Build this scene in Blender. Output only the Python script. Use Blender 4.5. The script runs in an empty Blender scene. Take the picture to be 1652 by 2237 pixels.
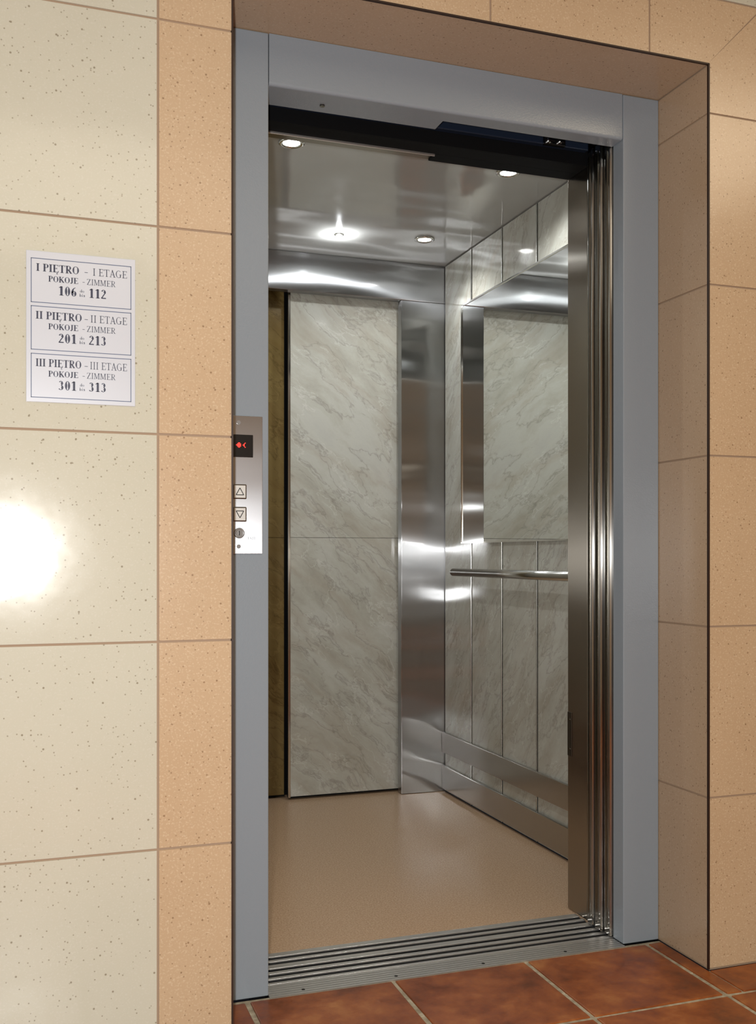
import bpy, math, random
from mathutils import Vector
random.seed(4)
col = bpy.context.scene.collection
WL = {}

def S(r, g, b):
    def f(c):
        c /= 255.0
        return c/12.92 if c <= .04045 else ((c+.055)/1.055)**2.4
    return (f(r), f(g), f(b), 1)
def S2(r, g, b, k=.8):
    q = S(r, g, b); return (q[0]*k, q[1]*k, q[2]*k, 1)

# ---------------------------------------------------------------- mesh builder
class MB:
    def __init__(s): s.v = []; s.f = []; s.m = []
    def poly(s, vs, fs, mi=0):
        n = len(s.v); s.v += [tuple(p) for p in vs]
        for f in fs: s.f.append([i+n for i in f]); s.m.append(mi)
    def box(s, x0, x1, y0, y1, z0, z1, mi=0):
        vs = [(x0,y0,z0),(x1,y0,z0),(x1,y1,z0),(x0,y1,z0),(x0,y0,z1),(x1,y0,z1),(x1,y1,z1),(x0,y1,z1)]
        s.poly(vs, [(0,3,2,1),(4,5,6,7),(0,1,5,4),(1,2,6,5),(2,3,7,6),(3,0,4,7)], mi); return s
    def prism_xz(s, pts, y0, y1, mi=0):      # pts counter-clockwise seen from -y
        n = len(pts)
        vs = [(x,y0,z) for x,z in pts]+[(x,y1,z) for x,z in pts]
        fs = [tuple(range(n)), tuple(range(2*n-1, n-1, -1))]
        for i in range(n):
            j = (i+1) % n; fs.append((i, i+n, j+n, j))
        s.poly(vs, fs, mi); return s
    def prism_yz(s, pts, x0, x1, mi=0):
        n = len(pts)
        vs = [(x0,y,z) for y,z in pts]+[(x1,y,z) for y,z in pts]
        fs = [tuple(range(n-1,-1,-1)), tuple(range(n, 2*n))]
        for i in range(n):
            j = (i+1) % n; fs.append((i, j, j+n, i+n))
        s.poly(vs, fs, mi); return s
    def cyl(s, c, axis, r, h, n=24, mi=0, r2=None):
        a = Vector(axis).normalized()
        u = a.orthogonal().normalized(); w = a.cross(u)
        c = Vector(c); r2 = r if r2 is None else r2
        vs = []
        for k in range(n):
            t = 2*math.pi*k/n; vs.append(c+(u*math.cos(t)+w*math.sin(t))*r)
        for k in range(n):
            t = 2*math.pi*k/n; vs.append(c+a*h+(u*math.cos(t)+w*math.sin(t))*r2)
        fs = [tuple(range(n-1,-1,-1)), tuple(range(n,2*n))]
        for k in range(n): fs.append((k,(k+1)%n,n+(k+1)%n,n+k))
        s.poly(vs, fs, mi); return s
    def ring(s, c, axis, ro, ri, h, n=32, mi=0):
        a = Vector(axis).normalized(); u = a.orthogonal().normalized(); w = a.cross(u); c = Vector(c)
        vs = []
        for (r, d) in ((ro,0),(ro,h*.6),((ro+ri)/2,h),(ri,h*.6),(ri,0)):
            for k in range(n):
                t = 2*math.pi*k/n; vs.append(c+a*d+(u*math.cos(t)+w*math.sin(t))*r)
        fs = []
        for q in range(5):
            p = (q+1) % 5
            for k in range(n): fs.append((q*n+k, q*n+(k+1)%n, p*n+(k+1)%n, p*n+k))
        s.poly(vs, fs, mi); return s
    def dome(s, c, axis, r, h, n=24, mi=0):
        a = Vector(axis).normalized(); u = a.orthogonal().normalized(); w = a.cross(u); c = Vector(c)
        vs = []; K = 6
        for q in range(K):
            t2 = math.pi/2*q/K
            for k in range(n):
                t = 2*math.pi*k/n; vs.append(c+a*h*math.sin(t2)+(u*math.cos(t)+w*math.sin(t))*r*math.cos(t2))
        vs.append(c+a*h)
        fs = [tuple(range(n-1,-1,-1))]
        for q in range(K-1):
            for k in range(n): fs.append((q*n+k, q*n+(k+1)%n, (q+1)*n+(k+1)%n, (q+1)*n+k))
        for k in range(n): fs.append(((K-1)*n+k, (K-1)*n+(k+1)%n, K*n))
        s.poly(vs, fs, mi); return s
    def build(s, name, mats, parent=None, origin=None, bevel=0, seg=2, smooth=False):
        if parent is not None: o0 = WL[parent]
        elif origin is not None: o0 = Vector(origin)
        else:
            xs = [p[0] for p in s.v]; ys = [p[1] for p in s.v]; zs = [p[2] for p in s.v]
            o0 = Vector(((min(xs)+max(xs))/2, (min(ys)+max(ys))/2, min(zs)))
        me = bpy.data.meshes.new(name)
        me.from_pydata([tuple(Vector(p)-o0) for p in s.v], [], s.f)
        if not isinstance(mats, (list, tuple)): mats = [mats]
        for m in mats: me.materials.append(m)
        for p, mi in zip(me.polygons, s.m): p.material_index = mi
        me.validate(); me.update()
        if smooth:
            for p in me.polygons: p.use_smooth = len(p.vertices) <= 4
        ob = bpy.data.objects.new(name, me); col.objects.link(ob)
        if parent is not None: ob.parent = parent
        else: ob.location = o0
        WL[ob] = o0
        if bevel:
            b = ob.modifiers.new('bevel', 'BEVEL'); b.width = bevel; b.segments = seg
            b.limit_method = 'ANGLE'; b.angle_limit = math.radians(40); b.harden_normals = False
        return ob

def thing(name, loc, label, cat, group=None):
    o = bpy.data.objects.new(name, None); col.objects.link(o)
    o.empty_display_size = .1
    o.location = loc; WL[o] = Vector(loc); o['label'] = label; o['category'] = cat
    if group: o['group'] = group
    return o
def struct(o): o['kind'] = 'structure'; return o

# ---------------------------------------------------------------- materials
def mat(name, base=(.5,.5,.5,1), rough=.5, metal=0, coat=0, spec=.5):
    m = bpy.data.materials.new(name); m.use_nodes = True
    p = m.node_tree.nodes['Principled BSDF']
    p.inputs['Base Color'].default_value = base
    p.inputs['Roughness'].default_value = rough
    p.inputs['Metallic'].default_value = metal
    p.inputs['Coat Weight'].default_value = coat
    p.inputs['Coat Roughness'].default_value = .08
    p.inputs['Specular IOR Level'].default_value = spec
    return m, m.node_tree.nodes, m.node_tree.links, p
def node(ns, t, **kw):
    n = ns.new(t)
    for k, v in kw.items():
        if k in n.inputs: n.inputs[k].default_value = v
        else: setattr(n, k, v)
    return n
def ramp(ns, ls, src, stops, mode='LINEAR'):
    r = ns.new('ShaderNodeValToRGB'); cr = r.color_ramp; cr.interpolation = mode
    while len(cr.elements) < len(stops): cr.elements.new(.5)
    for e, (p, c) in zip(cr.elements, stops): e.position = p; e.color = c if len(c) == 4 else (*c, 1)
    ls.new(src, r.inputs[0]); return r.outputs[0]
def mix(ns, ls, fac, a, b, bt='MIX'):
    m = ns.new('ShaderNodeMix'); m.data_type = 'RGBA'; m.blend_type = bt
    for i, v in ((0, fac), (6, a), (7, b)):
        if hasattr(v, 'is_linked') or hasattr(v, 'links'): ls.new(v, m.inputs[i])
        else: m.inputs[i].default_value = v
    return m.outputs[2]
def coords(ns, ls, scale=(1,1,1), rot=(0,0,0)):
    t = ns.new('ShaderNodeTexCoord'); mp = ns.new('ShaderNodeMapping')
    mp.inputs['Scale'].default_value = scale; mp.inputs['Rotation'].default_value = rot
    ls.new(t.outputs['Object'], mp.inputs[0]); return mp.outputs[0]
def bump(ns, ls, h, p, strength=.2, dist=.01, prev=None):
    b = ns.new('ShaderNodeBump'); b.inputs['Strength'].default_value = strength; b.inputs['Distance'].default_value = dist
    ls.new(h, b.inputs['Height'])
    if prev is not None: ls.new(prev, b.inputs['Normal'])
    ls.new(b.outputs[0], p.inputs['Normal']); return b.outputs[0]

W1 = (1,1,1,1); K0 = (0,0,0,1)
def tile_mat(name, base, alt, speck, dens, rough, fine=None, fs=.5):
    m, ns, ls, p = mat(name, base, rough)
    c = coords(ns, ls)
    n1 = node(ns, 'ShaderNodeTexNoise', Scale=2.2, Detail=3); ls.new(c, n1.inputs['Vector'])
    cc = mix(ns, ls, ramp(ns, ls, n1.outputs[0], [(.3, K0), (.7, W1)]), base, alt)
    nf = node(ns, 'ShaderNodeTexNoise', Scale=260, Detail=2); ls.new(c, nf.inputs['Vector'])
    cc = mix(ns, ls, ramp(ns, ls, nf.outputs[0], [(.54, K0), (.72, (fs,fs,fs,1))]), cc, fine or alt)
    for sc, th, k in ((48, .09, .75), (95, .13, .65)):
        v = node(ns, 'ShaderNodeTexVoronoi', Scale=sc); ls.new(c, v.inputs['Vector'])
        dts = ramp(ns, ls, v.outputs['Distance'], [(th*.75, (k,k,k,1)), (th*1.3, K0)])
        sep = ns.new('ShaderNodeSeparateColor'); ls.new(v.outputs['Color'], sep.inputs[0])
        pick = ramp(ns, ls, sep.outputs[0], [(0, W1), (dens, K0)], 'CONSTANT')
        mm = ns.new('ShaderNodeMath'); mm.operation = 'MULTIPLY'; ls.new(dts, mm.inputs[0]); ls.new(pick, mm.inputs[1])
        cc = mix(ns, ls, mm.outputs[0], cc, speck)
    ls.new(cc, p.inputs['Base Color'])
    nb = node(ns, 'ShaderNodeTexNoise', Scale=12, Detail=2); ls.new(c, nb.inputs['Vector'])
    bump(ns, ls, nb.outputs[0], p, .12, .004)
    return m

M_cream = tile_mat('cream_tile', S2(207,206,190,.84), S2(201,200,183,.84), S2(128,116,92), .7, .125, S2(214,213,202,.84))
M_pink = tile_mat('peach_tile', S2(206,180,147), S2(199,172,139), S2(136,106,76), .95, .24, S2(228,208,178), .6)
M_reveal_shade = tile_mat('reveal_tile_shaded', S2(190,166,138), S2(182,158,130), S2(130,104,80), .9, .24, S2(208,187,162), .5)  # peach tile in a darker colour, for the weaker flash inside the reveal
M_grout = mat('wall_grout', S2(170,146,122), .8)[0]

def floor_tile():
    m, ns, ls, p = mat('terracotta', S(150,70,32), .32)
    c = coords(ns, ls)
    a = node(ns, 'ShaderNodeTexNoise', Scale=9, Detail=8, Roughness=.68); ls.new(c, a.inputs['Vector'])
    cc = ramp(ns, ls, a.outputs[0], [(.3, S2(90,42,16)), (.45, S2(130,66,27)), (.57, S2(152,84,36)), (.74, S2(178,118,62))])
    ls.new(cc, p.inputs['Base Color'])
    b = node(ns, 'ShaderNodeTexNoise', Scale=14, Detail=5); ls.new(c, b.inputs['Vector'])
    bump(ns, ls, b.outputs[0], p, .35, .006)
    rr = ramp(ns, ls, a.outputs[0], [(.3, (.28,)*3), (.7, (.46,)*3)]); ls.new(rr, p.inputs['Roughness'])
    return m
M_terra = floor_tile()
def grout_floor():
    m, ns, ls, p = mat('floor_grout', S(165,150,122), .9)
    c = coords(ns, ls); a = node(ns, 'ShaderNodeTexNoise', Scale=60, Detail=4); ls.new(c, a.inputs['Vector'])
    ls.new(ramp(ns, ls, a.outputs[0], [(.3, S2(138,126,104)), (.7, S2(190,180,156))]), p.inputs['Base Color'])
    bump(ns, ls, a.outputs[0], p, .5, .003); return m
M_fgrout = grout_floor()

def marble(name, rot, tint=(1,1,1), amt=1.0, rough=.10):
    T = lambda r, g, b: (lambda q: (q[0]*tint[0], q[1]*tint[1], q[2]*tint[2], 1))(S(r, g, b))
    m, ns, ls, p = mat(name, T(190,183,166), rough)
    c = coords(ns, ls, (1,1,1), rot)
    wn = node(ns, 'ShaderNodeTexNoise', Scale=3.0, Detail=5, Roughness=.6); ls.new(c, wn.inputs['Vector'])
    va = ns.new('ShaderNodeVectorMath'); va.operation = 'MULTIPLY_ADD'
    ls.new(wn.outputs['Color'], va.inputs[0]); va.inputs[1].default_value = (.24,.24,.12); ls.new(c, va.inputs[2])
    c = va.outputs[0]
    base = node(ns, 'ShaderNodeTexNoise', Scale=3.4, Detail=9, Roughness=.68)
    mp = ns.new('ShaderNodeMapping'); mp.inputs['Scale'].default_value = (.9, .9, 2.5); ls.new(c, mp.inputs[0])
    ls.new(mp.outputs[0], base.inputs['Vector'])
    cc = ramp(ns, ls, base.outputs[0], [(.28, T(150,148,138)), (.43, T(164,163,153)), (.58, T(175,175,167)), (.75, T(168,168,162))])
    def veins(sc, stops, off, colr, zs, det=6):
        nonlocal cc
        mp = ns.new('ShaderNodeMapping'); mp.inputs['Scale'].default_value = (.7, .7, zs); mp.inputs['Location'].default_value = (off, off, off); ls.new(c, mp.inputs[0])
        n = node(ns, 'ShaderNodeTexNoise', Scale=sc, Detail=det, Roughness=.57); ls.new(mp.outputs[0], n.inputs['Vector'])
        s_ = ns.new('ShaderNodeMath'); s_.operation = 'SUBTRACT'; ls.new(n.outputs[0], s_.inputs[0]); s_.inputs[1].default_value = .5
        ab = ns.new('ShaderNodeMath'); ab.operation = 'ABSOLUTE'; ls.new(s_.outputs[0], ab.inputs[0])
        f = ramp(ns, ls, ab.outputs[0], [(q, (v*amt,)*3) for q, v in stops])
        cc = mix(ns, ls, f, cc, colr)
    veins(1.5, [(0,.26),(.02,.16),(.07,0)], 0, T(144,131,112), 2.7, 6)
    veins(2.6, [(0,.42),(.004,.24),(.014,0)], 3, T(112,108,100), 2.4, 7)
    veins(4.6, [(0,.34),(.003,.2),(.010,0)], 5, T(118,113,104), 2.0, 7)
    veins(3.2, [(0,.32),(.003,.2),(.006,0)], 7, T(204,204,198), 1.6, 6)
    ls.new(cc, p.inputs['Base Color'])
    return m
M_marble = marble('marble_laminate', (0, math.radians(-42), 0))
M_marble_side = marble('marble_laminate_side', (math.radians(50), 0, 0))
M_marble_shade = marble('shaded_marble_laminate', (0, math.radians(-42), 0), (.42,.30,.12), 1.4, .2)  # same marble, tinted dark amber to carry the flash shadow of the jamb

def steel(name, base, rough, wave=.25, aniso=.8, wscale=(1.0,1.0,5), bd=.03, wide=.35, wr=.30, wa=-.78):
    m, ns, ls, p = mat(name, base, rough, 1)
    p.inputs['Anisotropic'].default_value = aniso
    t = ns.new('ShaderNodeTangent'); t.direction_type = 'RADIAL'; t.axis = 'Z'
    ls.new(t.outputs[0], p.inputs['Tangent'])
    c2 = coords(ns, ls, wscale)
    b = node(ns, 'ShaderNodeTexNoise', Scale=1, Detail=1, Roughness=.35); ls.new(c2, b.inputs['Vector'])
    nb = bump(ns, ls, b.outputs[0], p, wave, bd)
    if wide:
        # tight vertical / very wide horizontal lobe of vertically brushed steel
        gl = ns.new('ShaderNodeBsdfAnisotropic'); gl.inputs['Color'].default_value = base
        gl.inputs['Roughness'].default_value = wr; gl.inputs['Anisotropy'].default_value = wa
        bw = ns.new('ShaderNodeBump'); bw.inputs['Strength'].default_value = wave*.3; bw.inputs['Distance'].default_value = bd
        ls.new(b.outputs[0], bw.inputs['Height'])
        ls.new(bw.outputs[0], gl.inputs['Normal']); ls.new(t.outputs[0], gl.inputs['Tangent'])
        mx = ns.new('ShaderNodeMixShader'); mx.inputs[0].default_value = wide
        ls.new(p.outputs[0], mx.inputs[1]); ls.new(gl.outputs[0], mx.inputs[2])
        ls.new(mx.outputs[0], ns['Material Output'].inputs[0])
    return m
M_steel = steel('brushed_steel', S(174,175,177), .13, .8, .8, (1.4,1.4,4.6), .03, .55)
M_steel_door = steel('door_edge_steel', S(184,182,178), .12, .05, .7, (1,1,2), .03, .35)
M_steel_col = steel('entrance_column_steel', S(170,164,154), .15, .5, .8, (1,1,4), .03, .5)
M_steel_kick = steel('kick_plate_steel', S(182,180,176), .22, .1, .5, (1,1,5), .03, .25)
M_chrome = mat('chrome', S(215,214,210), .1, 1)[0]
M_rail = mat('handrail_steel', S(190,190,186), .24, 1)[0]
M_seam = mat('seam_steel', S(112,108,100), .25, 1)[0]
M_alu = mat('aluminium_sill', S(212,211,208), .32, .9)[0]
M_mirror = mat('mirror_glass', (.76,.78,.76,1), .005, 1)[0]
M_black = mat('black_plastic', S(12,12,13), .25)[0]
M_dark = mat('dark_gap', S(7,8,10), .75, 0, 0, .15)[0]
M_track = mat('dark_track_metal', S(34,44,62), .35, .3)[0]
def paint(name, base, rough):
    m, ns, ls, p = mat(name, base, rough)
    c = coords(ns, ls); a = node(ns, 'ShaderNodeTexNoise', Scale=320, Detail=2); ls.new(c, a.inputs['Vector'])
    bump(ns, ls, a.outputs[0], p, .25, .001); return m
M_frame = paint('grey_blue_paint', S2(147,158,168), .26)
def vinyl():
    m, ns, ls, p = mat('beige_vinyl', S(170,138,104), .25)
    c = coords(ns, ls); a = node(ns, 'ShaderNodeTexNoise', Scale=230, Detail=2); ls.new(c, a.inputs['Vector'])
    ls.new(ramp(ns, ls, a.outputs[0], [(.32, S(158,131,104)), (.5, S(172,144,116)), (.7, S(186,160,132))]), p.inputs['Base Color'])
    return m
M_vinyl = vinyl()
def ceil_mat():
    m, ns, ls, p = mat('cabin_ceiling_laminate', S(158,158,155), .1, .0, 0, .8)
    c = coords(ns, ls, (1.2,4,1)); a = node(ns, 'ShaderNodeTexNoise', Scale=1, Detail=1); ls.new(c, a.inputs['Vector'])
    bump(ns, ls, a.outputs[0], p, .5, .03); return m
M_ceil = ceil_mat()
M_plaster = mat('warm_plaster', S2(168,142,110), .8)[0]
M_white = mat('ceiling_paint', S2(200,190,172), .8)[0]
M_paper = mat('sign_sheet', S2(214,220,230), .28, .15)[0]
M_ink = mat('sign_ink', S(42,46,68), .5)[0]
M_line = mat('sign_line', S(70,84,114), .5)[0]
M_edge_trim = mat('dark_edge_trim', S(42,25,17), .5)[0]  # dark brown of the edge trim itself
def emis(name, c, s):
    m, ns, ls, p = mat(name, c, .3)
    p.inputs['Emission Color'].default_value = c; p.inputs['Emission Strength'].default_value = s; return m
M_lamp = emis('lamp_lens', (1,1,.98,1), 20)
M_red = emis('red_led', (1,.03,.02,1), 3)

# ---------------------------------------------------------------- key dimensions
YW = 1.98      # face of the tiled wall
YF = 2.177     # face of the lift frame
XL, XR = .3815, 1.503
ZT = 2.114
HX0, HX1, HY0, HZ = -2.2, 4.0, -2.8, 2.8
g = .0023

# ---------------------------------------------------------------- setting
mb = MB()
mb.box(HX0, HX1, HY0, YW+.0, -.06, -.003, 0)
mb.box(XL, XR, YW, YF-.001, -.06, -.003, 0)
xs = []; x = .45-.335*8
while x < HX1: xs.append(x); x += .335
ys = []; y = 1.853
while y > HY0-.335: ys.append((y-.335, y)); y -= .335
gr = .0055
def ftile(x0, x1, y0, y1):
    x0 = max(x0, HX0); x1 = min(x1, HX1); y0 = max(y0, HY0)
    if x1-x0 < .01 or y1-y0 < .01: return
    j = lambda: random.uniform(-.0015, .0015)
    pts = [(x0+j(), y0+j()), (x1+j(), y0+j()), (x1+j(), y1+j()), (x0+j(), y1+j())]
    vs = [(a, b, -.02) for a, b in pts]+[(a, b, 0) for a, b in pts]
    mb.poly(vs, [(0,3,2,1),(4,5,6,7),(0,1,5,4),(1,2,6,5),(2,3,7,6),(3,0,4,7)], 1)
for x0 in xs:
    for (y0, y1) in ys: ftile(x0+gr, x0+.335-gr, y0+gr, y1-gr)
    a, b = x0+gr, x0+.335-gr
    lo, hi = 1.853+gr, 2.160
    segs = []
    if b <= XL or a >= XR: segs = [(a, b, 1.976)]
    elif a < XL < b: segs = [(a, XL, 1.976), (XL+.004, b, hi)]
    elif a < XR < b: segs = [(a, XR-.004, hi), (XR, b, 1.976)]
    else: segs = [(a, b, hi)]
    for s0, s1, h in segs: ftile(s0, s1, lo, h)
struct(mb.build('floor', [M_fgrout, M_terra], bevel=.0025, origin=(0,0,0)))

mb = MB()
D2 = 2.205
# grout body
mb.box(HX0, XL-.003, YW+.0025, D2, -.003, HZ, 0)
mb.box(XR+.003, HX1, YW+.0025, D2, -.003, HZ, 0)
mb.box(XL-.003, XR+.003, YW+.0025, D2, ZT+.003, HZ, 0)
rows = [.4*k for k in range(8)]
def wt(x0, x1, z0, z1, mi):
    z0 = max(z0, 0); z1 = min(z1, HZ)
    mb.box(x0+g, x1-g, YW, YW+.006, z0+g, z1-g, mi)
PL0, PR1 = .237, 1.655
for z in rows:
    z1 = min(z+.4, HZ)
    if z1-z < .02: continue
    x = PL0
    while x > HX0:
        wt(max(x-.4, HX0), x, z, z1, 1); x -= .4
    x = PR1
    while x < HX1:
        wt(x, min(x+.4, HX1), z, z1, 1); x += .4
    if z < 1.99:
        wt(PL0, XL+g, z, z1, 2); wt(XR-g, PR1, z, z1, 2)
TT = 2.27
mb.prism_xz([(XR, 2.0+g), (PR1-g, 2.0+g), (PR1-g, TT-.004), (XR, ZT+.003)], YW, YW+.006, 2)
mb.prism_xz([(PL0+g, 2.0+g), (XL, 2.0+g), (XL, ZT+.003), (PL0+g, TT-.004)], YW, YW+.006, 2)
mb.prism_xz([(1.342+g, ZT), (XR-.003, ZT), (PR1-.005, TT-g), (1.342+g, TT-g)], YW, YW+.006, 2)
mb.prism_xz([(XL+.003, ZT), (.542-g, ZT), (.542-g, TT-g), (PL0+.005, TT-g)], YW, YW+.006, 2)
wt(.542, .942, ZT-g, TT, 2); wt(.942, 1.342, ZT-g, TT, 2)
for k in range(4):
    x0 = max(PL0, 1.539-.4*(4-k)); x1 = 1.539-.4*(3-k)
    wt(x0, x1, TT, 2.67, 1); wt(x0, x1, 2.67, HZ, 1)
wt(1.539, PR1, TT, 2.67, 1); wt(1.539, PR1, 2.67, HZ, 1)
# reveals
for k in range(6):
    z0 = .4*k; z1 = min(z0+.4, ZT)
    mb.box(XR, XR+.005, YW+.004, YF+.02, z0+g, z1-g, 3)
    mb.box(XL-.005, XL, YW+.004, YF+.02, z0+g, z1-g, 3)
mb.box(XL+.002, XR-.002, YW+.004, YF+.02, ZT, ZT+.005, 3)
struct(mb.build('wall_front', [M_grout, M_cream, M_pink, M_reveal_shade], origin=(0,2,0)))
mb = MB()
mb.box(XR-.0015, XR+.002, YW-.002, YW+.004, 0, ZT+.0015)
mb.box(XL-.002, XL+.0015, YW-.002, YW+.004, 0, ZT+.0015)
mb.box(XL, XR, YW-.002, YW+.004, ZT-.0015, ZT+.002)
struct(mb.build('trim_1', M_edge_trim))
struct(MB().box(HX0-.1, HX0, HY0, D2, -.06, HZ).build('wall_left', M_plaster))
struct(MB().box(HX1, HX1+.1, HY0, D2, -.06, HZ).build('wall_right', M_plaster))
struct(MB().box(HX0-.1, HX1+.1, HY0-.1, HY0, -.06, HZ).build('wall_back', M_plaster))
struct(MB().box(HX0-.1, HX1+.1, HY0-.1, D2, HZ, HZ+.1).build('ceiling', M_white))

# ---------------------------------------------------------------- lift frame
fr = thing('elevator_door_frame', (.95, 2.2, 0), 'grey blue painted metal frame around the open elevator doorway', 'door frame')
MB().box(XL+.001, .4995, YF, 2.224, 0, ZT-.001).build('jamb', M_frame, fr, bevel=.002)
MB().box(1.3995, XR-.001, YF, 2.224, 0, ZT-.001).build('jamb', M_frame, fr, bevel=.002)
R = .007
pts = [(YF, 2.0+R)]
for k in range(1, 7):
    a = math.radians(180+15*k); pts.append((YF+R+R*math.cos(a), 2.0+R+R*math.sin(a)))
pts += [(2.224, 2.0), (2.224, ZT-.001), (YF, ZT-.001)]
MB().prism_yz(pts, .5008, 1.3968).build('header', M_frame, fr)
MB().box(.5005, .936, 2.2245, 2.278, 2.002, 2.006).box(.5005, .936, 2.274, 2.278, 2.006, 2.03).build('soffit_plate', M_frame, fr, bevel=.001)
MB().cyl((.640, 2.240, 2.002), (0,0,-1), .006, .003).build('screw', M_seam, fr)

# ---------------------------------------------------------------- landing call panel
cp = thing('call_panel', (.4345, YF, .97), 'stainless steel elevator call panel with red display and up and down buttons', 'call panel')
yP = YF-.0035
MB().box(.386, .4853, yP, YF-.0001, .970, 1.270).build('face_plate', steel('panel_steel', S(180,182,186), .26, .1, .8, (3,3,8), .01, 0), cp, bevel=.0008)
dsp = MB().box(.4045, .464, yP-.002, yP, 1.180, 1.229).build('display', M_black, cp, bevel=.001)
r_ = MB()
def dots(x0, z0, pat, s=.0022):
    for r, line in enumerate(pat):
        for c, ch in enumerate(line):
            if ch == '#': r_.cyl((x0+c*s, yP-.0021, z0-r*s), (0,-1,0), s*.46, .0005, 8)
dots(.4275, 1.2105, ["..##.", ".####", "#####", ".####", "..##."])
dots(.4420, 1.2105, ["..#", ".#.", "##.", ".#.", "..#"])
r_.build('led_symbol', M_red, dsp)
M_bface = mat('button_face', S2(220,220,216), .4, .3)[0]
def button(zc, up):
    b = MB().box(.4195, .4495, yP-.0035, yP, zc-.016, zc+.016).build('call_button', M_seam, cp, bevel=.002)
    MB().box(.4222, .4468, yP-.0042, yP-.0035, zc-.0133, zc+.0133).build('button_face', M_bface, b)
    s = 1 if up else -1
    ar = MB()
    A, B, T = (.4262, zc-s*.007), (.4428, zc-s*.007), (.4345, zc+s*.008)
    def line(p, q, w=.0016):
        d = Vector((q[0]-p[0], q[1]-p[1])).normalized(); n = Vector((-d.y, d.x))*w/2
        P = [(p[0]+n.x, p[1]+n.y), (p[0]-n.x, p[1]-n.y), (q[0]-n.x, q[1]-n.y), (q[0]+n.x, q[1]+n.y)]
        ar.prism_xz(P, yP-.0048, yP-.0042)
    line(A, T); line(B, T); line(A, B)
    ar.build('arrow', M_black, b)
button(1.105, True); button(1.056, False)
M_key = mat('key_steel', S(140,140,140), .3, .5)[0]
ks = MB().ring((.4335, yP, 1.015), (0,-1,0), .0115, .007, .004).cyl((.4335, yP, 1.015), (0,-1,0), .0075, .003).build('key_switch', M_key, cp, smooth=True)
MB().box(.4325, .4345, yP-.0036, yP-.003, 1.010, 1.020).build('key_slot', M_black, ks)
for z in (1.255, .986):
    MB().cyl((.4325, yP, z), (0,-1,0), .0045, .0015).build('screw', M_key, cp)

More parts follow.
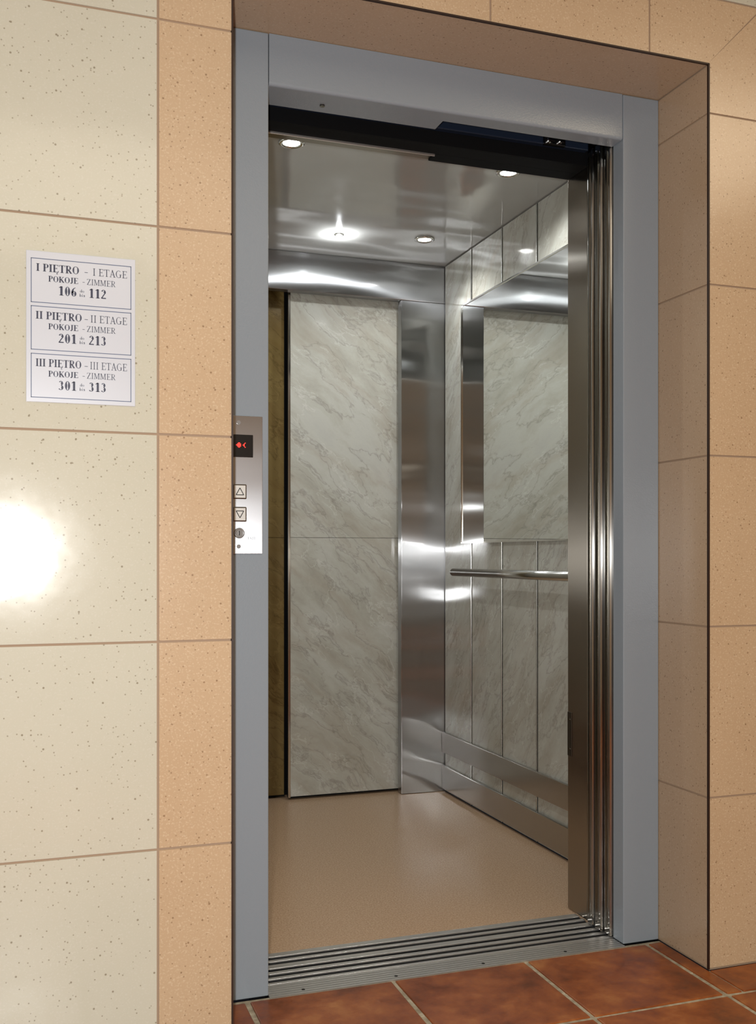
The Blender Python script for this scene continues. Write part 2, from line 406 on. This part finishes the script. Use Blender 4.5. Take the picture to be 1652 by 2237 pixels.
# ---------------------------------------------------------------- serif lettering
class Glyphs:
    def __init__(s, bold): s.T = .20 if bold else .11; s.t = .06 if bold else .05; s.sh = .055; s.out = []
    def seg(s, p, q, w):
        dx, dz = q[0]-p[0], q[1]-p[1]; L = math.hypot(dx, dz); nx, nz = -dz/L*w/2, dx/L*w/2
        s.out.append([(p[0]+nx,p[1]+nz),(p[0]-nx,p[1]-nz),(q[0]-nx,q[1]-nz),(q[0]+nx,q[1]+nz)])
    def stem(s, x, z0=0, z1=1, w=None, top=True, bot=True):
        w = w or s.T; s.seg((x,z0),(x,z1),w); e = w/2+.09
        if bot: s.seg((x-e,z0+s.sh/2),(x+e,z0+s.sh/2),s.sh)
        if top: s.seg((x-e,z1-s.sh/2),(x+e,z1-s.sh/2),s.sh)
    def arc(s, cx, cz, rx, rz, a0, a1, n=18):
        pr = None
        for k in range(n+1):
            a = math.radians(a0+(a1-a0)*k/n); c, q = math.cos(a), math.sin(a)
            w = s.t+(s.T-s.t)*abs(c)**1.5
            o = (cx+rx*c, cz+rz*q); i = (cx+(rx-w)*c, cz+(rz-s.t)*q)
            if pr: s.out.append([pr[0], o, i, pr[1]])
            pr = (o, i)
    def glyph(s, ch):
        T, t = s.T, s.t
        if ch == ' ': return .34
        if ch == '-': s.seg((.06,.36),(.36,.36),t*1.5); return .42
        if ch == 'I': s.stem(.21); return .44
        if ch in 'PR':
            s.stem(.2); s.seg((.2,1-t/2),(.42,1-t/2),t); s.seg((.2,.47+t/2),(.42,.47+t/2),t); s.arc(.4,.735,.27,.265,-90,90)
            if ch == 'R': s.seg((.36,.5),(.66,.02),T*.9); s.seg((.58,s.sh/2),(.8,s.sh/2),s.sh); return .8
            return .7
        if ch in 'EĘ':
            s.stem(.2); s.seg((.2,1-t/2),(.64,1-t/2),t); s.seg((.2,t/2),(.66,t/2),t); s.seg((.2,.52),(.48,.52),t)
            s.seg((.63,1),(.63,.8),t); s.seg((.65,0),(.65,.22),t); s.seg((.48,.42),(.48,.62),t)
            if ch == 'Ę': s.seg((.58,.02),(.48,-.14),.07); s.seg((.47,-.14),(.48,-.24),.07); s.seg((.47,-.22),(.62,-.22),.06)
            return .72
        if ch == 'T':
            s.stem(.38, top=False); s.seg((.05,1-t/2),(.71,1-t/2),t); s.seg((.07,1),(.07,.78),t); s.seg((.69,1),(.69,.78),t); return .76
        if ch == 'O': s.arc(.42,.5,.38,.51,0,360,28); return .84
        if ch == 'G':
            s.arc(.42,.5,.38,.51,48,318,24); s.stem(.66,.06,.46,T,True,False); s.seg((.66,.1),(.6,.06),t); return .86
        if ch == 'A':
            s.seg((.12,0),(.38,1),t*1.1); s.seg((.36,1),(.66,0),T); s.seg((.22,.34),(.56,.34),t)
            s.seg((.0,s.sh/2),(.25,s.sh/2),s.sh); s.seg((.52,s.sh/2),(.8,s.sh/2),s.sh); return .8
        if ch == 'K':
            s.stem(.2); s.seg((.26,.42),(.66,.98),t*1.2); s.seg((.36,.56),(.7,.02),T)
            s.seg((.54,1-s.sh/2),(.8,1-s.sh/2),s.sh); s.seg((.58,s.sh/2),(.84,s.sh/2),s.sh); return .84
        if ch == 'J':
            s.seg((.3,.12),(.3,1),T); s.seg((.14,1-s.sh/2),(.46,1-s.sh/2),s.sh); s.seg((.3,.14),(.18,-.02),T*.7); s.seg((.2,0),(.04,.06),T*.6); return .52
        if ch == 'Z':
            s.seg((.08,1-t/2),(.64,1-t/2),t); s.seg((.58,.98),(.12,.02),T); s.seg((.06,t/2),(.66,t/2),t)
            s.seg((.09,1),(.09,.8),t); s.seg((.65,0),(.65,.22),t); return .72
        if ch == 'M':
            s.stem(.15,w=t*1.2); s.stem(.82); s.seg((.18,1),(.48,.05),T*.95); s.seg((.48,.05),(.78,1),t*1.1); return 1.02
        if ch == 'X':
            s.seg((.12,1),(.62,0),T); s.seg((.62,1),(.12,0),t); return .76
        if ch == '0': s.arc(.28,.5,.23,.51,0,360,24); return .56
        if ch == '1': s.stem(.3, top=False); s.seg((.1,.84),(.32,.99),t*1.2); return .56
        if ch == '2':
            s.arc(.27,.72,.22,.28,160,-20,14); s.seg((.43,.66),(.1,.08),t*1.6); s.seg((.06,.06),(.5,.06),.12); return .56
        if ch == '3':
            s.arc(.25,.75,.2,.25,150,-80,12); s.arc(.24,.28,.24,.28,85,-150,14); return .56
        if ch == '6':
            s.arc(.28,.3,.23,.3,0,360,22); s.arc(.5,.38,.45,.62,180,100,12); return .56
        if ch == 'd': s.arc(.24,.3,.2,.3,0,360,16); s.seg((.42,0),(.42,1),T); return .56
        if ch == 'b': s.arc(.32,.3,.2,.3,0,360,16); s.seg((.14,0),(.14,1),T); return .56
        if ch == 'o': s.arc(.26,.3,.22,.3,0,360,16); return .52
        if ch == 'i': s.seg((.14,0),(.14,.6),T); s.seg((.14,.78),(.14,.95),T); return .3
        if ch == 's': s.seg((.38,.55),(.12,.5),.12); s.seg((.12,.5),(.36,.14),.14); s.seg((.36,.08),(.08,.06),.12); return .46
        return .5
def write(m, txt, x0, x1, zb, h, y, bold=True):
    polys = []; cur = 0
    for ch in txt:
        G = Glyphs(bold); a = G.glyph(ch)
        polys += [[(px+cur, pz) for px, pz in P] for P in G.out]; cur += a
    sx = (x1-x0)/cur
    for P in polys:
        Q = [(x0+px*sx, y, zb+pz*h) for px, pz in P]
        area = sum(Q[i][0]*Q[(i+1)%4][2]-Q[(i+1)%4][0]*Q[i][2] for i in range(4))
        if area < 0: Q.reverse()
        m.poly(Q, [(0,1,2,3)])

t_ = MB(); write(t_, 'EXIT', .452, .470, 1.0015, .0052, yP-.0002, False)
t_.build('lettering', M_ink, cp)

# sign sheet
sx0, sz1 = -.003, 1.531
sg = thing('room_sign', (.0955, YW, 1.251), 'white floor and room number sign with three framed boxes on cream tiles', 'sign')
sheet = MB().box(sx0, .194, YW-.0025, YW-.0001, 1.251, sz1).build('sheet', M_paper, sg, bevel=.0006)
X = lambda px: (px-57)/1208-.003
yS = YW-.0028
boxes = [(.0135,.0960), (.1020,.1835), (.1900,.2720)]
data = [('I PIĘTRO', 78, 171, 'I ETAGE', 200, 277, '106', '112'),
        ('II PIĘTRO', 77, 177, 'II ETAGE', 195, 277, '201', '213'),
        ('III PIĘTRO', 77, 176, 'III ETAGE', 194, 277, '301', '313')]
for (a, b), d in zip(boxes, data):
    z1, z0 = sz1-a, sz1-b; m = MB(); w = .0013; xa, xb = X(67), X(286)
    for (p, q, r, s) in ((xa,xb,z1-w,z1),(xa,xb,z0,z0+w),(xa,xa+w,z0,z1),(xb-w,xb,z0,z1)):
        m.poly([(p,yS,r),(q,yS,r),(q,yS,s),(p,yS,s)], [(0,1,2,3)])
    m.build('box_outline', M_line, sg)
    m = MB()
    zb = z1-.0238
    write(m, d[0], X(d[1]), X(d[2]), zb, .0140, yS); write(m, '-', X(181), X(191), zb, .013, yS, False)
    write(m, d[3], X(d[4]), X(d[5]), zb, .0135, yS, False)
    zb = z1-.0420
    write(m, 'POKOJE', X(104), X(169), zb, .0108, yS); write(m, '-', X(177), X(184), zb, .011, yS, False)
    write(m, 'ZIMMER', X(187), X(251), zb, .0108, yS, False)
    zb = z1-.0660
    write(m, d[6], X(125), X(166), zb, .0170, yS); write(m, d[7], X(191), X(231), zb, .0170, yS)
    write(m, 'do', X(172), X(182), zb+.0085, .0058, yS, False); write(m, 'bis', X(171), X(184), zb+.0005, .0058, yS, False)
    m.build('lettering', M_ink, sg)

# ---------------------------------------------------------------- sills
ls_ = thing('landing_sill', (.95, 2.235, -.02), 'ribbed aluminium landing sill with door grooves beside terracotta tiles', 'door sill')
mb = MB(); mb.box(.5005, 1.398, 2.165, 2.232, -.02, -.003, 1)
y = 2.1655
while y < 2.226: mb.box(.5005, 1.398, y, y+.0075, -.003, 0); y += .0108
mb.build('ribbed_plate', [M_alu, M_seam], ls_)
mb = MB(); mb.box(.47, 1.9, 2.2322, 2.302, -.03, -.0045); mb.build('groove_bed', M_dark, ls_)
for a, b in ((2.2321, 2.243), (2.259, 2.271), (2.288, 2.302)):
    MB().box(.5005, 1.9, a, b, -.0045, -.0005).build('guide_rail', M_alu, ls_, bevel=.0008)
for x in (.58, .80, 1.02, 1.24):
    MB().cyl((x, 2.1835, -.001), (0,0,1), .004, .0015, 16).build('screw', M_black, ls_)
cs = thing('car_sill', (.95, 2.36, -.02), 'aluminium car sill with dark grooves along the cabin floor edge', 'door sill')
MB().box(.5005, 1.9, 2.318, 2.343, -.03, -.0045).box(.5005, 1.398, 2.343, 2.409, -.03, -.0045).build('groove_bed', M_dark, cs)
for a, b, x1 in ((2.318, 2.340, 1.9), (2.357, 2.369, 1.398), (2.386, 2.409, 1.398)):
    MB().box(.5005, x1, a, b, -.0045, -.0005).build('guide_rail', M_alu, cs, bevel=.0008)

# ---------------------------------------------------------------- door panels stacked on the right
def door_panel(x0, y0, y1, z1, label, group):
    t = thing('elevator_door_panel', (x0+.23, (y0+y1)/2, .0005), label, 'door panel', group)
    MB().box(x0, x0+.46, y0, y1, .0005, z1).build('panel', M_steel_door, t, bevel=.0045, seg=3)
    MB().box(x0-.0022, x0-.0002, y0+.0115, y1-.0075, .02, z1-.02).build('edge_strip', M_seam, t, bevel=.0005)
    return t
door_panel(1.393, 2.227, 2.256, 2.03, 'steel landing door panel slid open, nearest the grey frame', 'open sliding door panels')
door_panel(1.389, 2.264, 2.296, 2.03, 'steel landing door panel slid open, middle of the stacked edges', 'open sliding door panels')
door_panel(1.390, 2.306, 2.334, 2.03, 'steel car door panel slid open, next to the cabin entrance column', 'open sliding door panels')

# ---------------------------------------------------------------- overhead track
tr = thing('door_track', (.95, 2.3, 2.03), 'dark overhead sliding door track above the open doorway', 'door track')
MB().box(.42, 1.9, 2.300, 2.338, 2.05, 2.22).build('track_housing', M_dark, tr, bevel=.002)
mb = MB()
for k in range(4): mb.box(.94, 1.9, 2.230+k*.014, 2.238+k*.014, 2.034, 2.052)
mb.box(.42, 1.9, 2.226, 2.299, 2.052, 2.07)
mb.build('guide_channel', M_track, tr, bevel=.001)
MB().box(.5, 1.385, 2.318, 2.337, 2.025, 2.05).build('hanger_rail', M_track, tr, bevel=.002)
lk = MB().box(1.25, 1.31, 2.304, 2.317, 2.02, 2.049).build('lock_block', M_black, tr, bevel=.002)
MB().cyl((1.265, 2.303, 2.032), (0,-1,0), .011, .008).build('roller', M_chrome, lk)
MB().cyl((1.295, 2.303, 2.032), (0,-1,0), .008, .008).build('roller', M_chrome, lk)

# ---------------------------------------------------------------- cabin
CX0, CX1, CY0, CY1, CZ = .50, 1.62, 2.41, 3.84, 2.156
cb = thing('elevator_cabin', (1.06, 3.1, 0), 'open elevator cabin lined with marble laminate and brushed steel', 'elevator')
MB().box(CX0, CX1, CY0, 3.99, -.03, -.0005).build('cabin_floor', M_vinyl, cb)
MB().box(CX0-.02, CX1+.02, 2.346, CY1+.04, CZ, CZ+.03).build('cabin_ceiling', M_ceil, cb)
MB().box(CX0, CX1+.02, 2.345, 2.452, 2.0, CZ-.0005).build('entrance_header', M_steel_col, cb, bevel=.002)
MB().box(CX0+.002, 1.398, 2.3455, 2.398, 1.994, 1.9995).box(.985, 1.398, 2.3985, 2.444, 1.994, 1.9995)\
    .box(CX0+.002, 1.398, 2.3405, 2.3448, 1.994, 2.10).build('header_underplate', M_dark, cb)
MB().box(CX0+.002, .985, 2.3985, 2.4025, 1.989, 1.9995).build('header_lip', M_alu, cb, bevel=.0008)
MB().box(1.399, CX1+.02, 2.345, 2.452, 0, 1.9995).build('entrance_column', M_steel_col, cb, bevel=.004)
MB().box(CX0-.04, CX0-.0005, 2.345, 2.452, 0, 1.9995).build('entrance_column', M_steel_col, cb, bevel=.004)
lp = MB().box(1.396, 1.3988, 2.425, 2.447, .42, .54).build('latch_plate', mat('latch_dark', S(70,62,52), .4, .8)[0], cb, bevel=.001)
for z in (.44, .52): MB().cyl((1.396, 2.436, z), (-1,0,0), .004, .001).build('screw', M_chrome, lp)
# side walls
seams = [CY1-.266*k for k in range(6)]+[2.4525]
MB().box(CX1+.012, CX1+.03, 2.4525, CY1+.04, 0, CZ-.0005).build('wall_backing', M_dark, cb)
MB().box(CX0-.03, CX0-.012, 2.4525, CY1+.04, 0, CZ-.0005).build('wall_backing', M_dark, cb)
for a, b in zip(seams[1:], seams[:-1]):
    MB().box(CX1, CX1+.0118, a+.007, b-.007, .004, CZ-.004).build('wall_panel', M_marble_side, cb)
    MB().box(CX0-.0118, CX0, a+.007, b-.007, .004, CZ-.004).build('wall_panel', M_marble_side, cb)
for a in seams[1:-1]:
    MB().box(CX1-.003, CX1+.0115, a-.003, a+.003, .004, CZ-.004).build('seam_strip', M_rail, cb, bevel=.001)
    MB().box(CX0-.0115, CX0+.003, a-.003, a+.003, .004, CZ-.004).build('seam_strip', M_rail, cb, bevel=.001)
for z0, z1 in ((.014, .109), (.162, .244)):
    MB().box(CX1-.014, CX1-.0035, 2.4535, CY1-.001, z0, z1).build('kick_plate', M_steel_kick, cb, bevel=.002)
    MB().box(CX0+.0035, CX0+.014, 2.4535, CY1-.001, z0, z1).build('kick_plate', M_steel_kick, cb, bevel=.002)
# rear
MB().box(1.430, CX1+.011, CY1, CY1+.04, 0, 2.0025).build('rear_column', M_steel, cb, bevel=.002)
MB().box(CX0-.011, .53, CY1, CY1+.04, 0, 2.0025).build('rear_column', M_steel, cb, bevel=.002)
MB().box(CX0-.011, CX1+.011, CY1, CY1+.04, 2.003, CZ-.001).build('rear_header', M_steel, cb, bevel=.002)
MB().box(CX0-.011, CX1+.3, 4.0, 4.03, -.03, 2.3).build('rear_backing', M_dark, cb)
def rear_door(x0, x1, y, label, mm, ms):
    t = thing('elevator_door_panel', ((x0+x1)/2, y+.015, 0), label, 'door panel', 'closed rear door panels')
    MB().box(x0, x1, y+.0025, y+.03, .006, 2.05).build('door_core', M_dark, t)
    MB().box(x0+.006, x1-.004, y, y+.0023, .012, 1.0385).build('lower_laminate', mm, t)
    MB().box(x0+.006, x1-.004, y, y+.0023, 1.040, 2.045).build('upper_laminate', mm, t)  # laminate split by an added seam that stands for a reflection's edge
    MB().box(x0-.004, x0+.0055, y-.002, y+.0023, .008, 2.045).build('edge_strip', ms, t, bevel=.001)
rear_door(.978, 1.4545, 3.90, 'marble clad rear door panel in the middle of the cabin back', M_marble, M_chrome)
rear_door(.530, .972, 3.945, 'marble rear door panel tinted amber for flash shadow, beside the left door jamb', M_marble_shade, M_seam)

# mirror
mr = thing('wall_mirror', (CX1-.004, 3.12, 1.02), 'tall rectangular mirror on the right marble wall of the cabin', 'mirror')
my0, my1, mz0, mz1 = 2.60, 3.649, 1.02, 1.945
MB().box(CX1-.0065, CX1-.0032, my0, my1, mz0, mz1).build('mirror_glass', M_mirror, mr)
f = .005
MB().box(CX1-.010, CX1-.0032, my0-f, my0, mz0-f, mz1+f).box(CX1-.010, CX1-.0032, my1, my1+f, mz0-f, mz1+f)\
    .box(CX1-.010, CX1-.0032, my0, my1, mz0-f, mz0).box(CX1-.010, CX1-.0032, my0, my1, mz1, mz1+f).build('mirror_frame', M_chrome, mr)
# handrail
hr = thing('handrail', (1.56, 3.1, .903), 'round steel handrail on the right cabin wall under the mirror', 'handrail')
mb = MB(); mb.cyl((1.56, 2.56, .903), (0,1,0), .015, 1.05, 32)
mb.dome((1.56, 3.61, .903), (0,1,0), .015, .008); mb.dome((1.56, 2.56, .903), (0,-1,0), .015, .008)
mb.build('rail', M_rail, hr, smooth=True)
for y in (2.66, 3.5):
    MB().cyl((1.572, y, .903), (1,0,0), .006, .044, 12).build('bracket', M_rail, hr, smooth=False)

# ceiling spotlights
def spot_thing(x, y, label):
    t = thing('ceiling_spotlight', (x, y, CZ), label, 'spotlight', 'cabin ceiling spotlights')
    MB().ring((x, y, CZ-.0005), (0,0,-1), .038, .025, .007).build('ring', M_chrome, t, smooth=True)
    MB().dome((x, y, CZ-.0005), (0,0,-1), .0245, .004).build('lens', M_lamp, t, smooth=True)
    return t
spot_thing(1.407, 2.83, 'round chrome spotlight at the front right of the cabin ceiling')
spot_thing(.7165, 2.83, 'round chrome spotlight at the front left of the cabin ceiling')
spot_thing(1.407, 3.53, 'round chrome spotlight near the back right corner of the cabin ceiling')
t = thing('ceiling_lamp', (1.089, 3.585, CZ), 'small bright ceiling lamp in glare near the rear steel header', 'lamp')
MB().ring((1.089, 3.585, CZ-.0005), (0,0,-1), .018, .012, .004).build('ring', M_chrome, t, smooth=True)
MB().dome((1.089, 3.585, CZ-.0005), (0,0,-1), .012, .010).build('lens', M_lamp, t, smooth=True)

def light(kind, name, loc, energy, color, **kw):
    l = bpy.data.lights.new(name, kind); l.energy = energy; l.color = color
    for k, v in kw.items(): setattr(l, k, v)
    o = bpy.data.objects.new(name, l); o.location = loc; col.objects.link(o); return o
for (x, y) in ((1.407,2.83),(.7165,2.83),(1.407,3.53),(.7165,3.53)):
    light('SPOT', 'spot_beam', (x, y, CZ-.03), 10, (.98,1,1), spot_size=math.radians(150), spot_blend=.7, shadow_soft_size=.025)
light('POINT', 'lamp_glow', (1.089, 3.585, CZ-.028), 2.4, (.95,.98,1), shadow_soft_size=.008)
# camera flash
light('POINT', 'camera_flash', (-.06, -.03, .98), 152, (1,1,.985), shadow_soft_size=.022)
# warm overhead light of the hall, sources unseen
o = light('AREA', 'hall_fill', (2.7, .1, HZ-.05), 34, (1,.84,.6), shape='SQUARE', size=1.2)
o = light('AREA', 'hall_fill', (.6, -1.4, HZ-.05), 26, (1,.88,.7), shape='SQUARE', size=1.8)  # added fill to even out the wall lighting

w = bpy.data.worlds.new('world'); bpy.context.scene.world = w; w.use_nodes = True
w.node_tree.nodes['Background'].inputs[0].default_value = (.02,.02,.025,1)
w.node_tree.nodes['Background'].inputs[1].default_value = .3

cam = bpy.data.cameras.new('camera'); co = bpy.data.objects.new('camera', cam); col.objects.link(co)
co.location = (0, 0, .965); co.rotation_euler = (math.radians(90), 0, math.radians(-19.1))
cam.sensor_fit = 'VERTICAL'; cam.sensor_height = 24; cam.lens = 24*2210/2237
cam.shift_y = 96.5/2237; cam.clip_start = .02
bpy.context.scene.camera = co
sc = bpy.context.scene
sc.view_settings.view_transform = 'Standard'
sc.view_settings.look = 'None'
sc.view_settings.exposure = 0
